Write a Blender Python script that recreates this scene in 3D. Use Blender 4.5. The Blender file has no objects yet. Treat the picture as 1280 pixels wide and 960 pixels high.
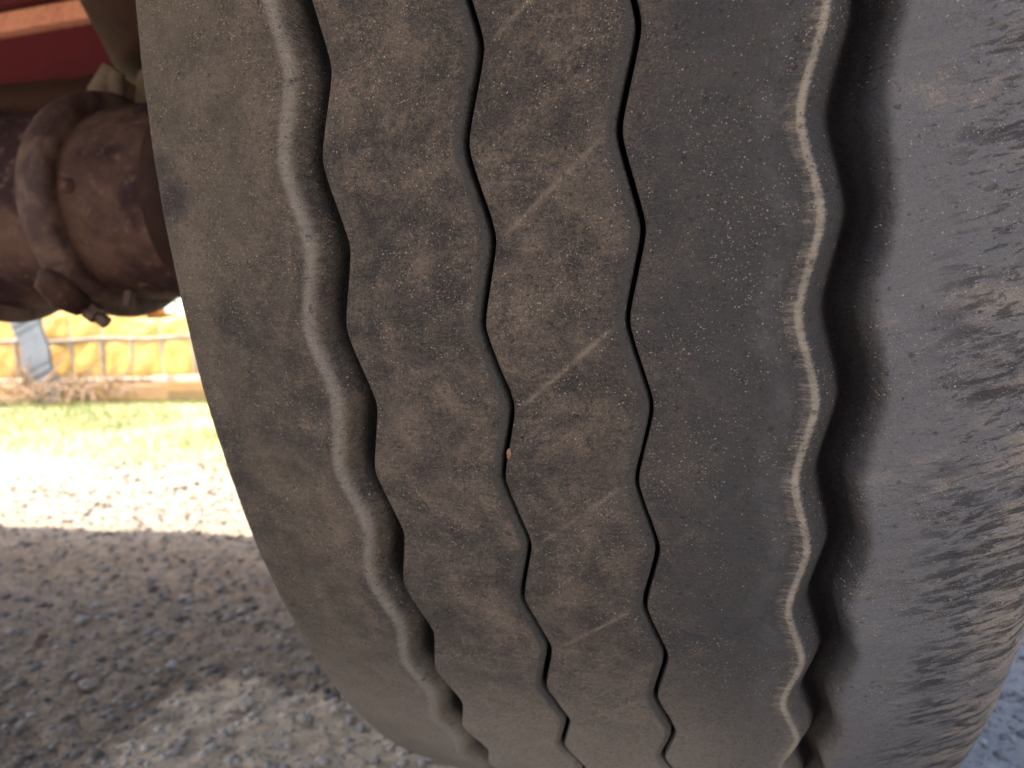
import bpy, math, random
import numpy as np
from mathutils import Vector, Matrix

SC = bpy.context.scene
COL = SC.collection
PI = math.pi

# ------------------------------------------------------------------ camera
CAM = Vector((0.04108, -0.75702, 0.39567))
YAW, PITCH, ROLL = 0.27395, 0.07499, -0.03186
fw = Vector((-math.sin(YAW)*math.cos(PITCH), math.cos(YAW)*math.cos(PITCH), -math.sin(PITCH)))
rt = Vector((math.cos(YAW), math.sin(YAW), 0))
up = rt.cross(fw)
rt2 = rt*math.cos(ROLL) + up*math.sin(ROLL)
up2 = -rt*math.sin(ROLL) + up*math.cos(ROLL)
cd = bpy.data.cameras.new("camera")
cam = bpy.data.objects.new("camera", cd)
COL.objects.link(cam)
m = Matrix((rt2, up2, -fw)).transposed().to_4x4()
m.translation = CAM
cam.matrix_world = m
cd.sensor_width = 36.0
cd.lens = 36.0*952.9/1280.0
cd.clip_start = 0.01
cd.clip_end = 2000.0
cd.dof.use_dof = True
cd.dof.focus_distance = 0.245
cd.dof.aperture_fstop = 13.5
SC.camera = cam

# ------------------------------------------------------------------ light
SUN_EL = math.radians(58)
SUN_DIR = Vector((-0.95*math.cos(SUN_EL), -0.31*math.cos(SUN_EL), math.sin(SUN_EL))).normalized()
sl = bpy.data.lights.new("sun", 'SUN')
sl.energy = 4.3
sl.angle = math.radians(0.5)
sl.color = (1.0, 0.93, 0.82)
sun = bpy.data.objects.new("sun", sl)
COL.objects.link(sun)
sun.rotation_euler = SUN_DIR.to_track_quat('Z', 'Y').to_euler()
sun.location = (-3, -1, 6)

W = bpy.data.worlds.new("World")
SC.world = W
W.use_nodes = True
nt = W.node_tree
bg = nt.nodes['Background']
sky = nt.nodes.new('ShaderNodeTexSky')
sky.sky_type = 'NISHITA'
sky.sun_disc = False
sky.sun_elevation = SUN_EL
# the sky's sun azimuth: rotation 0 is +Y, growing clockwise
sky.sun_rotation = math.atan2(SUN_DIR.x, SUN_DIR.y) % (2*PI)
sky.air_density = 0.9
sky.dust_density = 3.5
sky.ozone_density = 0.6
nt.links.new(sky.outputs[0], bg.inputs[0])
bg.inputs[1].default_value = 0.15
SC.view_settings.view_transform = 'Standard'
SC.view_settings.look = 'None'
SC.view_settings.exposure = 1.97
SC.view_settings.gamma = 1.0

# ------------------------------------------------------------------ helpers
random.seed(7)
RNG = np.random.default_rng(11)


def link(o, parent=None):
    COL.objects.link(o)
    if parent:
        o.parent = parent
    return o


def mesh_obj(name, verts, faces, mat=None, parent=None, smooth=True, loc=(0, 0, 0)):
    me = bpy.data.meshes.new(name)
    me.from_pydata([tuple(v) for v in verts], [], [tuple(f) for f in faces])
    me.update()
    if smooth:
        me.polygons.foreach_set('use_smooth', [True]*len(me.polygons))
    if mat:
        me.materials.append(mat)
    o = bpy.data.objects.new(name, me)
    o.location = loc
    return link(o, parent)


def np_mesh(name, V, F, mat=None, smooth=True):
    """V (n,3), F (m,k) arrays with k = 3 or 4"""
    me = bpy.data.meshes.new(name)
    V = np.ascontiguousarray(V, dtype=np.float32)
    F = np.ascontiguousarray(F, dtype=np.int32)
    mcount, k = F.shape
    me.vertices.add(len(V))
    me.vertices.foreach_set('co', V.ravel())
    me.loops.add(mcount*k)
    me.loops.foreach_set('vertex_index', F.ravel())
    me.polygons.add(mcount)
    me.polygons.foreach_set('loop_start', np.arange(0, mcount*k, k, dtype=np.int32))
    me.polygons.foreach_set('use_smooth', np.full(mcount, smooth, dtype=bool))
    me.update(calc_edges=True)
    me.validate()
    if mat:
        me.materials.append(mat)
    return me


def tag(o, label, cat, group=None):
    o['label'] = label
    o['category'] = cat
    if group:
        o['group'] = group
    return o


def kind(o, k):
    o['kind'] = k
    return o


def empty(name, loc=(0, 0, 0)):
    o = bpy.data.objects.new(name, None)
    o.location = loc
    o.empty_display_size = 0.05
    return link(o)


class Shape:
    """collects simple solids into one mesh"""
    def __init__(s):
        s.v = []
        s.f = []

    def add(s, v, f):
        n = len(s.v)
        s.v += [Vector(a) for a in v]
        s.f += [tuple(i+n for i in q) for q in f]
        return s

    def box(s, lo, hi, M=None):
        x0, y0, z0 = lo
        x1, y1, z1 = hi
        v = [Vector(p) for p in ((x0, y0, z0), (x1, y0, z0), (x1, y1, z0), (x0, y1, z0), (x0, y0, z1), (x1, y0, z1), (x1, y1, z1), (x0, y1, z1))]
        if M:
            v = [M @ p for p in v]
        return s.add(v, [(3, 2, 1, 0), (4, 5, 6, 7), (0, 1, 5, 4), (1, 2, 6, 5), (2, 3, 7, 6), (3, 0, 4, 7)])

    def lathe(s, prof, M, n=48):
        """prof: list of (axial, radius); axis = local X of M"""
        v = []
        f = []
        for a, r in prof:
            for k in range(n):
                t = 2*PI*k/n
                v.append(M @ Vector((a, r*math.cos(t), r*math.sin(t))))
        for i in range(len(prof)-1):
            for k in range(n):
                k2 = (k+1) % n
                f.append((i*n+k, i*n+k2, (i+1)*n+k2, (i+1)*n+k))
        f.append(tuple(range(n-1, -1, -1)))
        f.append(tuple((len(prof)-1)*n+k for k in range(n)))
        return s.add(v, f)

    def tube(s, pts, r, n=10):
        pts = [Vector(p) for p in pts]
        rs = r if isinstance(r, (list, tuple)) else [r]*len(pts)
        v = []
        f = []
        ref = None
        for i, p in enumerate(pts):
            d = (pts[min(i+1, len(pts)-1)]-pts[max(i-1, 0)]).normalized()
            if ref is None:
                ref = d.orthogonal().normalized()
            ref = (ref - d*ref.dot(d)).normalized()
            b = d.cross(ref)
            for k in range(n):
                t = 2*PI*k/n
                v.append(p + ref*math.cos(t)*rs[i] + b*math.sin(t)*rs[i])
        for i in range(len(pts)-1):
            for k in range(n):
                k2 = (k+1) % n
                f.append((i*n+k, i*n+k2, (i+1)*n+k2, (i+1)*n+k))
        f.append(tuple(range(n-1, -1, -1)))
        f.append(tuple((len(pts)-1)*n+k for k in range(n)))
        return s.add(v, f)

    def build(s, name, mat, parent=None, bevel=0, smooth=True, flat_angle=40):
        o = mesh_obj(name, s.v, s.f, mat, parent, smooth)
        me = o.data
        if smooth:
            me.set_sharp_from_angle(angle=math.radians(flat_angle))
        if bevel:
            b = o.modifiers.new('bevel', 'BEVEL')
            b.width = bevel
            b.segments = 2
            b.limit_method = 'ANGLE'
            b.angle_limit = math.radians(40)
        return o


# numpy lattice noise ------------------------------------------------
_perm = RNG.random((64, 64, 64)).astype(np.float32)


def vnoise(x, y, z=0.0):
    x = np.asarray(x, dtype=np.float64)
    y = np.asarray(y, dtype=np.float64)
    z = np.zeros_like(x)+z
    xi = np.floor(x).astype(int)
    yi = np.floor(y).astype(int)
    zi = np.floor(z).astype(int)
    fx, fy, fz = x-xi, y-yi, z-zi
    fx, fy, fz = fx*fx*(3-2*fx), fy*fy*(3-2*fy), fz*fz*(3-2*fz)
    g = lambda a, b, c: _perm[(xi+a) % 64, (yi+b) % 64, (zi+c) % 64]
    r = 0
    for a in (0, 1):
        for b in (0, 1):
            for c in (0, 1):
                r = r + g(a, b, c)*(fx if a else 1-fx)*(fy if b else 1-fy)*(fz if c else 1-fz)
    return r*2-1


def fbm(x, y, z=0.0, o=4):
    r = 0
    a = 1.0
    t = 0
    for k in range(o):
        r = r + a*vnoise(x*2**k+k*7.3, y*2**k+k*3.1, z+k*1.7)
        t += a
        a *= .5
    return r/t


# node helper --------------------------------------------------------
class NM:
    def __init__(s, name, rough=0.8, spec=0.3):
        s.m = bpy.data.materials.new(name)
        s.m.use_nodes = True
        s.t = s.m.node_tree
        s.b = s.t.nodes['Principled BSDF']
        s.b.inputs['Roughness'].default_value = rough
        s.b.inputs['Specular IOR Level'].default_value = spec

    def n(s, t, **kw):
        o = s.t.nodes.new(t)
        for k, v in kw.items():
            setattr(o, k, v)
        return o

    def l(s, a, b):
        s.t.links.new(a, b)

    def val(s, sock, v):
        if isinstance(v, bpy.types.NodeSocket):
            s.l(v, sock)
        else:
            sock.default_value = v

    def coords(s, which='Object'):
        return s.n('ShaderNodeTexCoord').outputs[which]

    def mapping(s, vec, scale=(1, 1, 1), rot=(0, 0, 0), loc=(0, 0, 0)):
        o = s.n('ShaderNodeMapping')
        s.l(vec, o.inputs['Vector'])
        o.inputs['Scale'].default_value = scale
        o.inputs['Rotation'].default_value = rot
        o.inputs['Location'].default_value = loc
        return o.outputs[0]

    def noise(s, vec, scale, detail=4, rough=.55, dist=0.0):
        o = s.n('ShaderNodeTexNoise')
        s.l(vec, o.inputs['Vector'])
        o.inputs['Scale'].default_value = scale
        o.inputs['Detail'].default_value = detail
        o.inputs['Roughness'].default_value = rough
        o.inputs['Distortion'].default_value = dist
        return o.outputs['Fac']

    def voro(s, vec, scale):
        o = s.n('ShaderNodeTexVoronoi')
        s.l(vec, o.inputs['Vector'])
        o.inputs['Scale'].default_value = scale
        return o.outputs['Distance'], o.outputs['Color']

    def ramp(s, fac, lo, hi, a=0.0, b=1.0):
        o = s.n('ShaderNodeMapRange')
        o.interpolation_type = 'SMOOTHSTEP'
        s.val(o.inputs['Value'], fac)
        o.inputs['From Min'].default_value = lo
        o.inputs['From Max'].default_value = hi
        o.inputs['To Min'].default_value = a
        o.inputs['To Max'].default_value = b
        return o.outputs['Result']

    def math(s, op, a, b=0.0, clamp=False):
        o = s.n('ShaderNodeMath', operation=op)
        o.use_clamp = clamp
        s.val(o.inputs[0], a)
        s.val(o.inputs[1], b)
        return o.outputs[0]

    def mix(s, fac, a, b):
        o = s.n('ShaderNodeMix')
        o.data_type = 'RGBA'
        s.val(o.inputs[0], fac)
        for i, c in ((6, a), (7, b)):
            if isinstance(c, bpy.types.NodeSocket):
                s.l(c, o.inputs[i])
            else:
                o.inputs[i].default_value = (*c, 1)
        return o.outputs[2]

    def bump(s, h, strength=.5, dist=.001, normal=None):
        o = s.n('ShaderNodeBump')
        s.l(h, o.inputs['Height'])
        o.inputs['Strength'].default_value = strength
        o.inputs['Distance'].default_value = dist
        if normal:
            s.l(normal, o.inputs['Normal'])
        return o.outputs[0]

    def out(s, col=None, normal=None, rough=None):
        if col is not None:
            if isinstance(col, bpy.types.NodeSocket):
                s.l(col, s.b.inputs['Base Color'])
            else:
                s.b.inputs['Base Color'].default_value = (*col, 1)
        if normal:
            s.l(normal, s.b.inputs['Normal'])
        if rough is not None:
            s.val(s.b.inputs['Roughness'], rough)
        return s.m


def tyre_material():
    M = NM('dusty_rubber', .8, .25)
    uv = M.coords('UV')                      # metres: across the tread, along the tread
    at = M.n('ShaderNodeVertexColor')
    at.layer_name = 'wear'
    sep = M.n('ShaderNodeSeparateColor')
    M.l(at.outputs['Color'], sep.inputs[0])
    lip, clean, scuff, sipe = sep.outputs[0], sep.outputs[1], sep.outputs[2], at.outputs['Alpha']
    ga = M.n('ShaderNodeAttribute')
    ga.attribute_name = 'groove_shade'
    groove_shade = ga.outputs['Fac']
    big = M.noise(uv, 15, 5, .62, .5)
    mid = M.noise(uv, 75, 6, .7, .3)
    fine = M.noise(uv, 520, 4, .75)
    grain = M.noise(uv, 1500, 2, .7)
    lat = M.mapping(uv, (60, 480, 1))
    lines = M.noise(lat, 1, 3, .6)           # fine lines running across the tread
    # dust
    d = M.math('ADD', M.math('MULTIPLY', big, .54), M.math('MULTIPLY', mid, .66))
    d = M.math('ADD', d, M.math('MULTIPLY', lines, .10))
    d = M.math('ADD', d, M.math('MULTIPLY', fine, .46))
    dust = M.ramp(d, .73, 1.06)
    # more earth toward the inner side of the tread
    su = M.n('ShaderNodeSeparateXYZ')
    M.l(uv, su.inputs[0])
    dust = M.math('MULTIPLY', dust, M.ramp(su.outputs[0], -.02, .045, 1.0, .26))
    dust = M.math('MULTIPLY', dust, M.ramp(clean, 0, 1, 1.0, .10))
    dust = M.math('MULTIPLY', dust, M.ramp(groove_shade, 0, 1, 1.0, .25))
    rubber = M.mix(M.ramp(grain, .3, .7), (.013, .0125, .0135), (.058, .056, .057))
    rubber = M.mix(M.ramp(su.outputs[0], -.01, .045, 0, .6), rubber, (.040, .046, .060))  # cool light from the right painted in as bluish rubber
    earth = M.mix(M.ramp(M.noise(uv, 50, 4), .35, .65), (.172, .149, .134), (.114, .106, .101))
    earth = M.mix(M.ramp(grain, .35, .68, .75, 0), earth, (.075, .056, .042))
    earth = M.mix(M.ramp(fine, .52, .72, 0, .6), earth, (.205, .172, .140))
    col = M.mix(dust, rubber, earth)
    bounce = M.math('MULTIPLY', M.ramp(su.outputs[1], .26, .42), M.ramp(clean, 0, 1, .95, .55))  # ground bounce painted in as a paler tone low on the tread
    col = M.mix(M.math('MULTIPLY', bounce, M.ramp(fine, .3, .62, .5, 1)), col, (.275, .250, .222))
    olive = M.math('MULTIPLY', M.ramp(su.outputs[0], -.085, -.15, 0, .42), M.ramp(big, .35, .6))
    col = M.mix(olive, col, (.118, .104, .080))
    col = M.mix(M.math('MULTIPLY', clean, .8), col, (.050, .053, .055))
    col = M.mix(M.math('MULTIPLY', groove_shade, .96), col, (.0085, .0085, .0105))  # deep groove shadow painted in as near-black rubber
    # worn outer shoulder: grey rubber, pale rub, dark smears
    rot = M.mapping(uv, (1, 1, 1), (0, 0, math.radians(10)))
    sm = M.noise(M.mapping(rot, (72, 250, 1)), 1, 4, .6, .35)
    sm2 = M.noise(M.mapping(rot, (140, 560, 1), loc=(3, 1, 0)), 1, 4, .65, .3)
    patch = M.noise(M.mapping(rot, (26, 50, 1), loc=(5, 2, 0)), 1, 5, .68)
    outer = M.ramp(su.outputs[0], .100, .160, -.14, .14)
    grey = M.mix(M.ramp(M.math('ADD', patch, outer), .42, .66), (.118, .131, .160), (.250, .235, .220))
    grey = M.mix(M.ramp(grain, .35, .7, 0, .7), grey, (.105, .103, .106))
    dark = M.math('MULTIPLY', M.ramp(M.math('ADD', sm, M.ramp(su.outputs[1], .05, .25, -.01, .035)), .50, .61), M.ramp(M.noise(M.mapping(rot, (18, 30, 1), loc=(1, 7, 0)), 1, 2), .40, .54))
    dark = M.math('MAXIMUM', dark, M.math('MULTIPLY', M.ramp(sm2, .55, .66), .75))
    dark = M.math('MULTIPLY', dark, M.math('MULTIPLY', M.ramp(su.outputs[0], .095, .118, .12, 1), M.ramp(su.outputs[1], -.08, .12, .8, 1)))
    grey = M.mix(M.math('MULTIPLY', dark, .85), grey, (.024, .026, .034))
    pale = M.math('MULTIPLY', M.ramp(M.noise(M.mapping(rot, (50, 160, 1), loc=(8, 4, 0)), 1, 4, .65), .54, .70), M.ramp(su.outputs[0], .09, .14, .08, .4))
    grey = M.mix(pale, grey, (.25, .225, .20))
    zone = M.ramp(M.math('ADD', scuff, M.math('MULTIPLY', M.math('SUBTRACT', mid, .5), .5)), .25, .75)
    col = M.mix(zone, col, grey)
    # rubbed lips, feathered across
    fe = M.math('ADD', lip, M.math('MULTIPLY', M.math('SUBTRACT', M.noise(M.mapping(uv, (120, 700, 1)), 1, 4, .65), .5), M.ramp(su.outputs[0], -.02, .02, .35, 1.15)))
    lipm = M.math('MULTIPLY', M.ramp(fe, .25, .95), M.ramp(lip, .02, .30))
    col = M.mix(M.math('MULTIPLY', lipm, .85), col, M.mix(M.ramp(su.outputs[0], -.05, .0), (.27, .26, .245), M.mix(M.ramp(mid, .35, .6), (.20, .19, .175), (.30, .28, .25))))
    # closed cuts filled with pale dust
    si = M.math('MULTIPLY', sipe, M.ramp(M.noise(uv, 170, 4, .65), .32, .56, .12, .9))
    col = M.mix(si, col, (.19, .165, .14))
    # grit, irregular grains in clusters
    nv = M.n('ShaderNodeTexNoise')
    M.l(uv, nv.inputs['Vector'])
    nv.inputs['Scale'].default_value = 1400
    wob = M.n('ShaderNodeVectorMath', operation='MULTIPLY_ADD')
    M.l(nv.outputs['Color'], wob.inputs[0])
    wob.inputs[1].default_value = (.0008, .0008, 0)
    M.l(uv, wob.inputs[2])
    cl = M.ramp(M.noise(uv, 30, 6, .75), .45, .58)
    grit = None
    for scale, th_, sel, off in ((700, .22, .86, 0), (1400, .34, .70, .37)):
        dist, rc = M.voro(M.mapping(wob.outputs[0], (1, 1, 1), loc=(off, off*2, 0)), scale)
        rs = M.n('ShaderNodeSeparateColor')
        M.l(rc, rs.inputs[0])
        g = M.math('MULTIPLY', M.math('LESS_THAN', dist, M.ramp(rs.outputs[1], 0, 1, th_*.45, th_)), M.math('GREATER_THAN', M.math('ADD', rs.outputs[0], M.math('MULTIPLY', cl, .42)), sel+.22))
        g = M.math('MULTIPLY', g, M.ramp(rs.outputs[2], 0, 1, .25, 1))
        grit = g if grit is None else M.math('MAXIMUM', grit, g)
    sp = M.math('MULTIPLY', M.ramp(M.noise(uv, 1000, 3, .6), .59, .68), M.ramp(cl, 0, 1, .12, .75))
    grit = M.math('MAXIMUM', grit, sp)
    gm = M.math('MULTIPLY', grit, M.ramp(clean, .2, .9, .8, .12))
    gm = M.math('MULTIPLY', gm, M.ramp(groove_shade, 0, 1, 1, .08))
    col = M.mix(gm, col, (.37, .325, .28))
    # dark grains between
    dg = M.math('MULTIPLY', M.ramp(M.noise(uv, 800, 3, .7), .56, .66), M.ramp(M.noise(uv, 60, 4, .7), .38, .6, .15, .8))
    dg = M.math('MULTIPLY', dg, M.ramp(scuff, .2, .8, 1, .35))
    col = M.mix(dg, col, (.022, .020, .020))
    # pits
    pit = M.math('MULTIPLY', M.ramp(M.noise(uv, 330, 3, .6), .30, .37, 1, 0), .5)
    col = M.mix(pit, col, (.018, .017, .017))
    h = M.math('ADD', M.math('MULTIPLY', fine, 1.5), M.math('MULTIPLY', M.math('MULTIPLY', lines, .5), M.ramp(lip, 0, .5, 1, .1)))
    h = M.math('ADD', h, M.math('MULTIPLY', mid, 2.0))
    h = M.math('ADD', h, M.math('MULTIPLY', grain, .35))
    h = M.math('ADD', h, M.math('MULTIPLY', grit, .8))
    h = M.math('SUBTRACT', h, M.math('MULTIPLY', pit, .8))
    h = M.math('SUBTRACT', h, M.math('MULTIPLY', M.math('MULTIPLY', dark, zone), .6))
    nrm = M.bump(h, 1.0, .0014)
    M.l(M.ramp(groove_shade, 0, .8, .22, .02), M.b.inputs['Specular IOR Level'])  # specular cut to deepen the painted groove shadow
    rough = M.ramp(fine, .3, .7, .7, .92)
    return M.out(col, nrm, rough)


def simple(name, c1, c2, scale=30, rough=.7, spec=.3, bump=.3, bd=.001, lo=.4, hi=.6, c3=None, metallic=0):
    M = NM(name, rough, spec)
    co = M.coords('Object')
    a = M.noise(co, scale, 5, .6, .3)
    col = M.mix(M.ramp(a, lo, hi), c1, c2)
    f = M.noise(co, scale*7, 3, .6)
    if c3:
        col = M.mix(M.ramp(f, .55, .72), col, c3)
    M.b.inputs['Metallic'].default_value = metallic
    h = M.math('ADD', a, M.math('MULTIPLY', f, .4))
    return M.out(col, M.bump(h, bump, bd))


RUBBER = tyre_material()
RUST = simple('dusty_brown_metal', (.018, .006, .009), (.080, .046, .036), 16, .78, .25, .7, .003, .36, .64, (.095, .064, .050))
RUSTLIGHT = simple('worn_clamp_metal', (.036, .017, .018), (.100, .064, .052), 30, .66, .4, .8, .003)
DARKMETAL = simple('dark_brown_rubber', (.016, .006, .005), (.030, .015, .012), 18, .7, .15, .3, .001)
REDPAINT = simple('dark_red_paint', (.072, .005, .019), (.095, .008, .024), 9, .5, .4, .15, .001, .35, .65)
REDEDGE = simple('worn_red_edge', (.34, .13, .10), (.22, .05, .05), 25, .6, .35, .2, .001)
SALMON = simple('salmon_board', (.80, .44, .35), (.70, .34, .28), 14, .8, .2, .3, .001, .4, .62, (.36, .2, .16))  # pale salmon tone, far lighter than the beam paint
OLIVE = simple('dirty_olive_metal', (.11, .085, .055), (.16, .13, .09), 50, .8, .2, .4, .001)
PALEMETAL = simple('dusty_pale_bracket', (.14, .11, .09), (.09, .07, .055), 30, .7, .3, .3, .001)
PLANK = simple('deck_timber', (.16, .11, .07), (.10, .07, .05), 8, .85, .2, .3, .002)
YELLOW = simple('yellow_tarpaulin', (.66, .425, .13), (.62, .37, .095), 3.0, .5, .4, .5, .02, .35, .65)
ORANGE = simple('orange_board', (.60, .24, .018), (.52, .19, .015), 5, .5, .4, .2, .003)
TAN = simple('tan_board', (.42, .27, .13), (.36, .23, .12), 5, .8, .2, .4, .004, .4, .6, (.34, .22, .14))
STRAP = simple('grey_strap', (.30, .27, .24), (.36, .33, .29), 20, .8, .2, .2, .002)
BLUEGREY = simple('blue_grey_sheet', (.12, .135, .155), (.155, .17, .185), 4, .6, .3, .2, .004)
WHITE = simple('white_paint', (.80, .80, .78), (.72, .73, .72), 6, .6, .3, .2, .002)
PALEPINK = simple('faded_white_plastic', (.50, .43, .38), (.44, .36, .32), 5, .5, .3, .1, .002)
REDWHITE = simple('faded_red_plastic', (.70, .20, .13), (.78, .45, .38), 5, .5, .3, .1, .002)
STEEL = simple('wheel_steel', (.30, .30, .30), (.18, .14, .11), 20, .5, .5, .3, .001, .4, .7, None, .4)
TWIG = simple('dry_twigs', (.42, .30, .20), (.30, .20, .14), 30, .9, .1, .2, .001)
LEAF = simple('dry_leaf', (.10, .050, .032), (.07, .035, .022), 40, .7, .3, .2, .001)
HEDGE = simple('hedge_leaves', (.05, .10, .03), (.09, .15, .04), 6, .7, .3, .1, .01)

# ------------------------------------------------------------------ ground
PATCH_A = (-.50, -.20)


def ground_material():
    M = NM('gravelly_soil', .92, .2)
    co = M.coords('Object')
    a = M.noise(co, 5, 5, .6, .3)
    b = M.noise(co, 34, 5, .7, .2)
    c = M.noise(co, 160, 4, .7)
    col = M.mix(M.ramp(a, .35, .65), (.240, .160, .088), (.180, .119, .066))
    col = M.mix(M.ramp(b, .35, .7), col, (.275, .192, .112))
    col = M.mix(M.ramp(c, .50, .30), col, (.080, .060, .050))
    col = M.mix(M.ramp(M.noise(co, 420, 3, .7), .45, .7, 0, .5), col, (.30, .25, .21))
    # paler patch of ground beside the tyre
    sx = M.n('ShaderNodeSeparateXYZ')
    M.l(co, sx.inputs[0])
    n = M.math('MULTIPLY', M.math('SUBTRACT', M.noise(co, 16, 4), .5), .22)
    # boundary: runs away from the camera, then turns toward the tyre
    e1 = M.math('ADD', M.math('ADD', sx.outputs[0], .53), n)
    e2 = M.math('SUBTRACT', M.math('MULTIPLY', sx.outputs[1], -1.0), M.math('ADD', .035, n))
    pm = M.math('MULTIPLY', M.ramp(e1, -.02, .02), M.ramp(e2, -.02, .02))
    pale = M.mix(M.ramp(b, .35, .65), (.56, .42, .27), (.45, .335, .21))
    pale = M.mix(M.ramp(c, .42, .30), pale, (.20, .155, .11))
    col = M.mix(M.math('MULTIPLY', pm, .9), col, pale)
    # grey hard standing outside the tyre
    rm = M.math('MULTIPLY', M.ramp(sx.outputs[0], .10, .22), M.ramp(sx.outputs[1], -.35, -.15))
    rg = M.mix(M.ramp(b, .35, .65), (.21, .19, .175), (.27, .25, .225))
    rg = M.mix(M.ramp(c, .44, .32), rg, (.16, .155, .16))
    col = M.mix(rm, col, rg)
    dry = M.ramp(M.math('ADD', sx.outputs[1], M.math('MULTIPLY', M.noise(co, 6, 3), .2)), .40, .75)  # sunlit ground beyond the deck's shadow edge painted paler
    col = M.mix(M.math('MULTIPLY', dry, .75), col, (.33, .29, .235))
    # turf zone further off
    gm = M.math('MULTIPLY', M.ramp(M.math('ADD', sx.outputs[1], M.math('MULTIPLY', M.math('SUBTRACT', M.noise(co, 3, 3), .5), .6)), 1.0, 1.5), .8)
    col = M.mix(gm, col, (.31, .31, .14))
    h = M.math('ADD', b, M.math('MULTIPLY', c, .35))
    return M.out(col, M.bump(h, .8, .006))


def build_ground():
    xs = np.unique(np.concatenate([np.linspace(-400, -6, 14), np.linspace(-6, -2.2, 60), np.linspace(-2.2, .7, 560), np.linspace(.7, 3, 30), np.linspace(3, 400, 14)]))
    ys = np.unique(np.concatenate([np.linspace(-400, -3, 12), np.linspace(-3, -.5, 30), np.linspace(-.5, 1.0, 330), np.linspace(1.0, 5, 120), np.linspace(5, 600, 16)]))
    X, Y = np.meshgrid(xs, ys)
    near = np.clip(1-np.maximum(np.abs(X+.8)-2.5, 0)/2, 0, 1)*np.clip(1-np.maximum(Y-2.5, 0)/2, 0, 1)*np.clip((Y+3)/1, 0, 1)
    rough = np.clip((.15-X)/.2, .35, 1)
    Z = near*rough*(.010*fbm(X*4, Y*4, 3, 3) + .006*np.abs(fbm(X*30, Y*30, 9, 4)) + .005*fbm(X*75, Y*75, 5, 3))
    V = np.stack([X, Y, Z], -1).reshape(-1, 3)
    ny, nx = X.shape
    i = np.arange(ny-1)[:, None]*nx+np.arange(nx-1)[None]
    F = np.stack([i, i+1, i+nx+1, i+nx], -1).reshape(-1, 4)
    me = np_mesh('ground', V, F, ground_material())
    o = bpy.data.objects.new('ground', me)
    kind(link(o), 'structure')
    return o


build_ground()


def ico(sub=1):
    t = (1+5**.5)/2
    v = np.array([(-1, t, 0), (1, t, 0), (-1, -t, 0), (1, -t, 0), (0, -1, t), (0, 1, t), (0, -1, -t), (0, 1, -t), (t, 0, -1), (t, 0, 1), (-t, 0, -1), (-t, 0, 1)], float)
    v /= np.linalg.norm(v[0])
    f = [(0, 11, 5), (0, 5, 1), (0, 1, 7), (0, 7, 10), (0, 10, 11), (1, 5, 9), (5, 11, 4), (11, 10, 2), (10, 7, 6), (7, 1, 8), (3, 9, 4), (3, 4, 2), (3, 2, 6), (3, 6, 8), (3, 8, 9), (4, 9, 5), (2, 4, 11), (6, 2, 10), (8, 6, 7), (9, 8, 1)]
    v = [tuple(a) for a in v]
    for _ in range(sub):
        cache = {}
        nf = []

        def mid(a, b):
            k = (min(a, b), max(a, b))
            if k not in cache:
                p = np.array(v[a])+np.array(v[b])
                p /= np.linalg.norm(p)
                v.append(tuple(p))
                cache[k] = len(v)-1
            return cache[k]
        for a, b, c in f:
            ab, bc, ca = mid(a, b), mid(b, c), mid(c, a)
            nf += [(a, ab, ca), (b, bc, ab), (c, ca, bc), (ab, bc, ca)]
        f = nf
    return np.array(v), np.array(f)


def stone_material():
    M = NM('gravel_stone', .85, .25)
    at = M.n('ShaderNodeVertexColor')
    at.layer_name = 'tint'
    co = M.coords('Object')
    col = M.mix(M.ramp(M.noise(co, 90, 4), .3, .7, 0, .4), at.outputs['Color'], (.14, .115, .10))
    return M.out(col, M.bump(M.noise(co, 220, 4, .7), .5, .002))


STONE = stone_material()


def scatter_gravel():
    base, F0 = ico(0)
    N = 60000
    # denser near the camera
    y = -.35 + 1.75*RNG.random(N)**1.6
    x = -2.0 + 2.6*RNG.random(N)**.8
    s = .0008 + .0052*RNG.random(N)**11 + .0012*RNG.random(N)
    keep = ~((np.abs(y) < .10) & (x > -.13) & (x < .11))
    x, y, s = x[keep], y[keep], s[keep]
    # far stones only the larger
    s = s*(1+.3*np.clip(y, 0, 1))
    n = len(x)
    rough = np.clip((.15-x)/.2, .35, 1)
    z = rough*(.010*fbm(x*4, y*4, 3, 3) + .006*np.abs(fbm(x*30, y*30, 9, 4)) + .005*fbm(x*75, y*75, 5, 3))
    sc = s[:, None]*np.stack([.8+.6*RNG.random(n), .8+.6*RNG.random(n), .45+.4*RNG.random(n)], -1)
    V = base[None]*(.75+.5*RNG.random((n, 12, 1)))
    V = V*sc[:, None, :]
    a = RNG.random(n)*2*PI
    ca, sa = np.cos(a)[:, None], np.sin(a)[:, None]
    V = np.stack([V[..., 0]*ca-V[..., 1]*sa, V[..., 0]*sa+V[..., 1]*ca, V[..., 2]], -1)
    V += np.stack([x, y, z+s*.12], -1)[:, None, :]
    F = F0[None]+12*np.arange(n)[:, None, None]
    me = np_mesh('gravel', V.reshape(-1, 3), F.reshape(-1, 3), STONE, smooth=True)
    ca = me.color_attributes.new('tint', 'FLOAT_COLOR', 'POINT')
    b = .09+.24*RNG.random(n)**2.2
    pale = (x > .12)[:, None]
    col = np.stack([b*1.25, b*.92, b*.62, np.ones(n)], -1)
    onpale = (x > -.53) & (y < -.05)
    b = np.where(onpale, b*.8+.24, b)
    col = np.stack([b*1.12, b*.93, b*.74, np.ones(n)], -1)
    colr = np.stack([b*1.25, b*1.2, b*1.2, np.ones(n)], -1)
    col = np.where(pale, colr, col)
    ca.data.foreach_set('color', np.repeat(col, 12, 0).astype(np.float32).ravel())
    kind(link(bpy.data.objects.new('gravel', me)), 'stuff')


scatter_gravel()


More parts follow.
